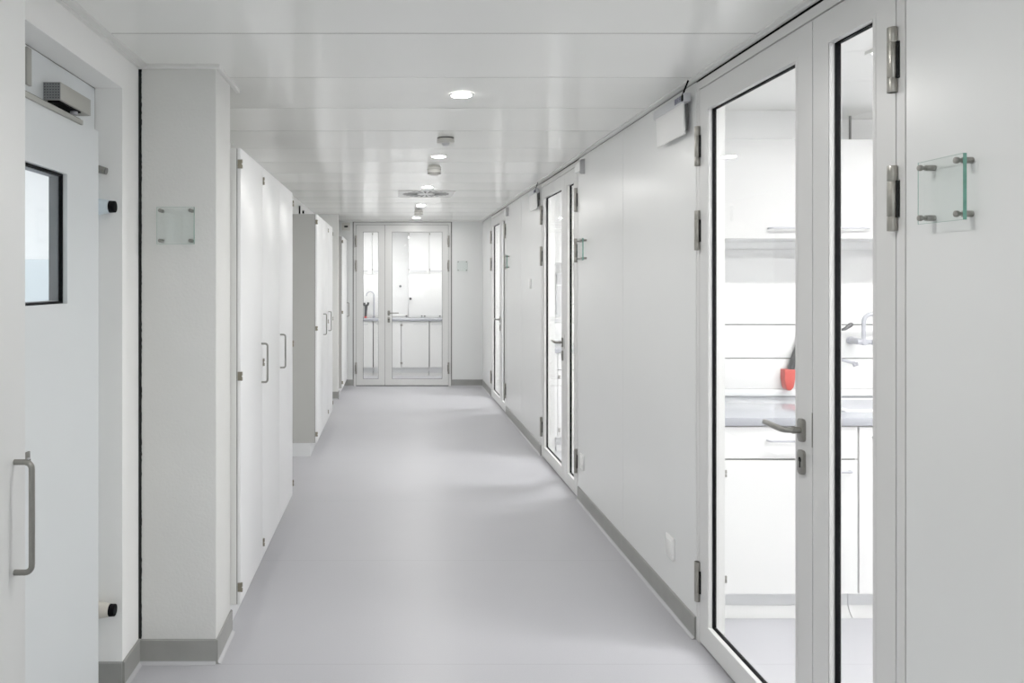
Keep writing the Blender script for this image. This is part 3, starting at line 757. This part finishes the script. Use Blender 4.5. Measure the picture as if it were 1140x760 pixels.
# tap, sink, spout, hose in the nearest laboratory
def lab_tap():
    yw=4.01
    root = tag(empty('laboratory_tap',(2.388,yw-.02,1.19)),'pale grey bent laboratory tap on the wall behind the narrow nearest pane','tap')
    X=lambda v:v-2.44; 
    pts=[(-.02,-.10,0),(-.02,-.10,.10)]
    for k in range(1,7):
        a=PI/2*k/6; pts.append((-.02+.04*(1-math.cos(a)),-.10,.10+.04*math.sin(a)))
    pts+= [(.12,-.10,.138),(.155,-.10,.130),(.165,-.10,.10)]
    b = MB(); b.tube(pts,.0105,14); b.build('spout','tapgrey',root)
    b = MB(); b.cyl((-.02,.01,0),(-.02,-.115,0),.017,seg=20,bev=.002); b.cyl((-.055,-.10,0),(.02,-.10,0),.0135,seg=18,bev=.002); b.cyl((-.02,.02,0),(-.02,.0,0),.02,seg=24,bev=.003); b.build('valve_body','tapgrey',root)
    b = MB(); b.use('tapgrey'); b.cyl((.018,-.10,0),(.034,-.118,-.002),.014,seg=18,bev=.002)
    for k in range(5):
        a=2*PI*k/5+.4; b.use('green'); c=Vector((.034,-.12,-.002)); d=Vector((math.cos(a)*.7,-math.cos(a)*.2,math.sin(a)))*.023
        b.cyl(c+d*.3,c+d,.0075,seg=10,bev=.002)
    b.use('cyan'); b.cyl((.033,-.117,-.002),(.040,-.134,-.002),.011,seg=16,bev=.002)
    b.build('star_knob',None,root)
    s = tag(empty('small_spout',(2.322,yw-.02,1.09)),'pale grey angled spout below the bent laboratory tap','spout')
    b = MB(); b.cyl((-.07,.03,.01),(-.07,-.01,.01),.018,seg=16,bev=.002); b.tube([(-.07,-.0,.01),(-.04,-.04,.006),(.0,-.06,-.004),(.02,-.07,-.008)],.008,12); b.build('pipe','tapgrey',s)
    b = MB(); b.cyl((.012,-.066,-.002),(.02,-.07,-.026),.008,seg=12,bev=.001); b.cyl((.024,-.072,-.004),(.028,-.074,-.022),.008,seg=12); b.build('tip','tapgrey',s)
    h = tag(empty('black_hand_spray',(2.342,yw-.02,1.26)),'small black hand spray on a thin hose beside the bent tap','spray')
    b = MB(); b.tube([(-.055,-.02,-.012),(-.045,-.03,-.013),(-.03,-.035,-.008),(-.005,-.04,.012),(.005,-.04,.018)],.008,10,[.004,.006,.009,.012,.008]); b.build('spray_head','black',h)
    b = MB(); b.tube([(-.16,.01,-.03),(-.12,-.015,-.024),(-.08,-.02,-.016),(-.05,-.025,-.012)],.0045,10); b.build('hose','gap',h)
    k = tag(empty('sink_basin',(2.405,3.70,.9003)),'pale grey sink rim let into the nearest worktop','sink')
    b = MB(); b.ring(-.31,.31,-.15,.17,-.34,.34,-.175,.195,.0,.006)
    for v in b.bm.verts: v.co=Vector((v.co.x,v.co.z,v.co.y))
    b.build('rim','plinth',k)
    b = MB(); b.box(-.31,.31,-.15,.17,.0,.002); b.build('bowl','tapgrey',k)
    b = MB(); b.cyl((.0,0,.002),(0,0,.01),.025,seg=20,bev=.002); b.build('drain','steel',k)
lab_tap()

# grey dispenser in middle lab
root = tag(empty('wall_dispenser',(1.576,4.018+PIT,1.37)),'tall grey dispenser hung on the wall behind the middle side door','dispenser')
b = MB(); b.prism([(-.028,-.19),(.018,-.21),(.024,.19),(-.024,.19)],'y',-.05,0,.004); b.build('body','greyplastic',root)
b = MB(); b.box(-.03,.03,-.054,0,.188,.2,.003); b.box(-.028,.028,-.054,-.04,.08,.09,.001); b.build('lid','plinth',root)

# ------------------------------------------------------------------ laboratory beyond the end door
b = MB(); b.use('labwall')
b.box(-2.3,2.6,12.76,12.86,0,H+.1); b.box(-2.4,-2.3,YEB,12.86,0,H+.1); b.box(2.6,2.7,YEB,12.86,0,H+.1)
b.box(-2.3,-1.1,YEB-.05,YEB,0,H+.1); b.box(XRB,2.6,YEB-.05,YEB,0,H+.1)
struct(b.build('wall_end_laboratory'),'white walls of the laboratory behind the end door','wall')
b = MB(); b.box(-2.4,2.7,YEB-.02,12.86,H+.02,H+.1); struct(b.build('ceiling_end_laboratory','ceil2'),'white ceiling of the laboratory behind the end door','ceiling')
root=tag(empty('ceiling_light',(.1,11.6,H+.02)),'long glowing ceiling light in the laboratory behind the end door','light','flat laboratory ceiling lights')
b = MB(); b.box(-1.2,1.2,-.22,.22,-.012,0); b.build('diffuser','endlamp',root)
b = MB(); b.ring(-1.2,1.2,-.22,.22,-1.215,1.215,-.235,.235,-.014,.003)
for v in b.bm.verts: v.co=Vector((v.co.x,v.co.z,v.co.y))
b.build('frame','trim',root)
ge='base cupboards behind the end door'
yf=12.10
base_cupboard(-.92,-.323,yf,False,'white base cupboard behind the narrow leaf of the end door',ge,hx=(-.47,-.40),botz=.139,hinge_left=True)
base_cupboard(-.311,.119,yf,False,'narrow white base cupboard behind the latch side of the end door',ge,hx=(-.26,-.12),botz=.139,hinge_left=False)
base_cupboard(.125,.557,yf,False,'white base cupboard in the middle of the end door pane',ge,hx=(.32,.52),botz=.139,hinge_left=True)
base_cupboard(.569,1.16,yf,False,'white base cupboard at the hinge side of the end door pane',ge,hx=(.60,.76),botz=.139,hinge_left=False)
b = MB()
for xx in (-.317,.563): b.box(xx-.006,xx+.006,yf+.012,yf+.02,.139,.84)
tag(b.build('cupboard_gap_strip','dark'),'dark upright joints between the base cupboards behind the end door','gap strip')
b = MB(); b.box(-1.6,1.8,yf-.015,12.759,.862,.90,.003); tag(b.build('worktop','worktop'),'grey worktop spanning the end door panes','worktop')
b = MB(); b.use('labcup'); b.box(-1.6,1.8,12.735,12.7595,.90,.93,.002); b.use('black')
for xx in (.212,): b.box(xx-.012,xx+.012,12.728,12.736,.905,.925)
tag(b.build('worktop_upstand'),'low white upstand with black dots behind the end worktop','upstand')
gu='wall cupboards behind the end door'
wall_cupboard(.245,.58,12.50,12.759,1.60,2.30,'white wall cupboard in the middle of the end door pane',gu,hx=(.28,.53))
wall_cupboard(.582,1.10,12.50,12.759,1.60,2.30,'white wall cupboard at the hinge side of the end door pane',gu,hx=(.60,.80))
wall_cupboard(-.95,-.345,12.50,12.759,1.60,2.30,'white wall cupboard behind the narrow leaf of the end door',gu,hx=(-.50,-.42))
wall_cupboard(-.343,-.10,12.50,12.759,1.60,2.30,'narrow white wall cupboard beside the left edge of the large end pane',gu,hx=(-.32,-.24))
b = MB(); b.box(-.95,-.10,12.505,12.734,.902,1.598,.001); tag(b.build('added_fill_panel','labcup'),'added white panel filling the shaded space behind the tall tap in the narrow end pane','panel')  # flush boxes added so the wall cupboards cast no shade beneath
b = MB(); b.box(.245,1.10,12.505,12.734,.902,1.598,.001); bp=tag(b.build('added_fill_panel','labcup'),'added white panel filling the shaded space below the wall cupboards behind the large end pane','panel')
b = MB()
for xx in (.458,.506,.752): b.box(xx-.012,xx+.012,12.497,12.506,.912,.932)
b.build('black_dot','black',bp)
for xx,zz,lab in ((.113,1.404,'small dark wall valve, upper of two, through the end door'),(.275,1.205,'small dark wall valve, lower of two, through the end door')):
    root=tag(empty('wall_valve',(xx,12.76 if xx<.2 else 12.505,zz)),lab,'valve','dark wall valves')
    b = MB(); b.cyl((0,0,0),(0,-.04,0),.010,seg=12); b.build('stem','greyplastic',root)
    b = MB(); b.cyl((0,-.035,0),(0,-.06,0),.021,seg=16,bev=.003); b.build('knob','black',root)
root=tag(empty('gooseneck_tap',(-.311,12.36,.90)),'tall pale grey tap on the worktop behind the end door','tap')
b = MB(); pts=[(0,0,0),(0,0,.36)]
for k in range(1,9):
    a=PI*k/9; pts.append((-.06+.06*math.cos(a),0,.36+.06*math.sin(a)))
pts.append((-.12,0,.35)); b.tube(pts,.010,12,[.014,.013]+[.010]*8+[.010]); b.cyl((0,0,0),(0,0,.03),.025,seg=18,bev=.003); b.build('spout','tapgrey',root)
b = MB(); b.cyl((0,0,.04),(0,-.05,.05),.012,seg=12,bev=.002); b.build('lever','tapgrey',root)
root=tag(empty('hand_sprayer',(-.446,12.36,.90)),'black hand sprayer with forked head and red foot behind the end door','sprayer')
b = MB(); b.use('black'); b.tube([(0,0,.02),(.002,0,.10),(.008,0,.20)],.018,10,[.022,.024,.030]); b.tube([(.008,0,.19),(-.02,0,.21),(-.024,0,.245)],.022,10); b.tube([(.008,0,.19),(.04,0,.215),(.044,0,.25)],.020,10)
b.build('body',None,root)
b = MB(); b.cyl((0,0,0),(0,0,.03),.022,seg=14,bev=.003); b.build('red_foot','red',root)

b = MB()
b.ring(-.566,.818,-.02,2.3245, -.579,.831,-.03,2.3385, YE-.0015,YE+.006)
struct(b.build('trim_6','gap'),'dark shadow joint framing the end door','trim')
# ------------------------------------------------------------------ light, world, camera
w = bpy.data.worlds.new('soft_world'); scn.world = w; w.use_nodes = True
bg = w.node_tree.nodes['Background']; bg.inputs['Color'].default_value=(.9,.95,1,1); bg.inputs['Strength'].default_value=2.0

cam = bpy.data.cameras.new('camera'); co = bpy.data.objects.new('camera', cam); COL.objects.link(co)
co.location=(0,0,1.5); co.rotation_euler=(PI/2,0,0)
cam.sensor_width=36; cam.sensor_fit='HORIZONTAL'; cam.lens=860/1140*36
cam.shift_x=132/1140; cam.shift_y=-68/1140; cam.clip_start=.02; cam.clip_end=60
scn.camera=co
scn.view_settings.view_transform='Standard'; scn.view_settings.look='None'; scn.view_settings.exposure=0.64; scn.view_settings.gamma=1.32
scn.cycles.max_bounces=14; scn.cycles.diffuse_bounces=8; scn.cycles.glossy_bounces=5; scn.cycles.transparent_max_bounces=24
scn.cycles.sample_clamp_indirect=6
scn.cycles.use_denoising=True
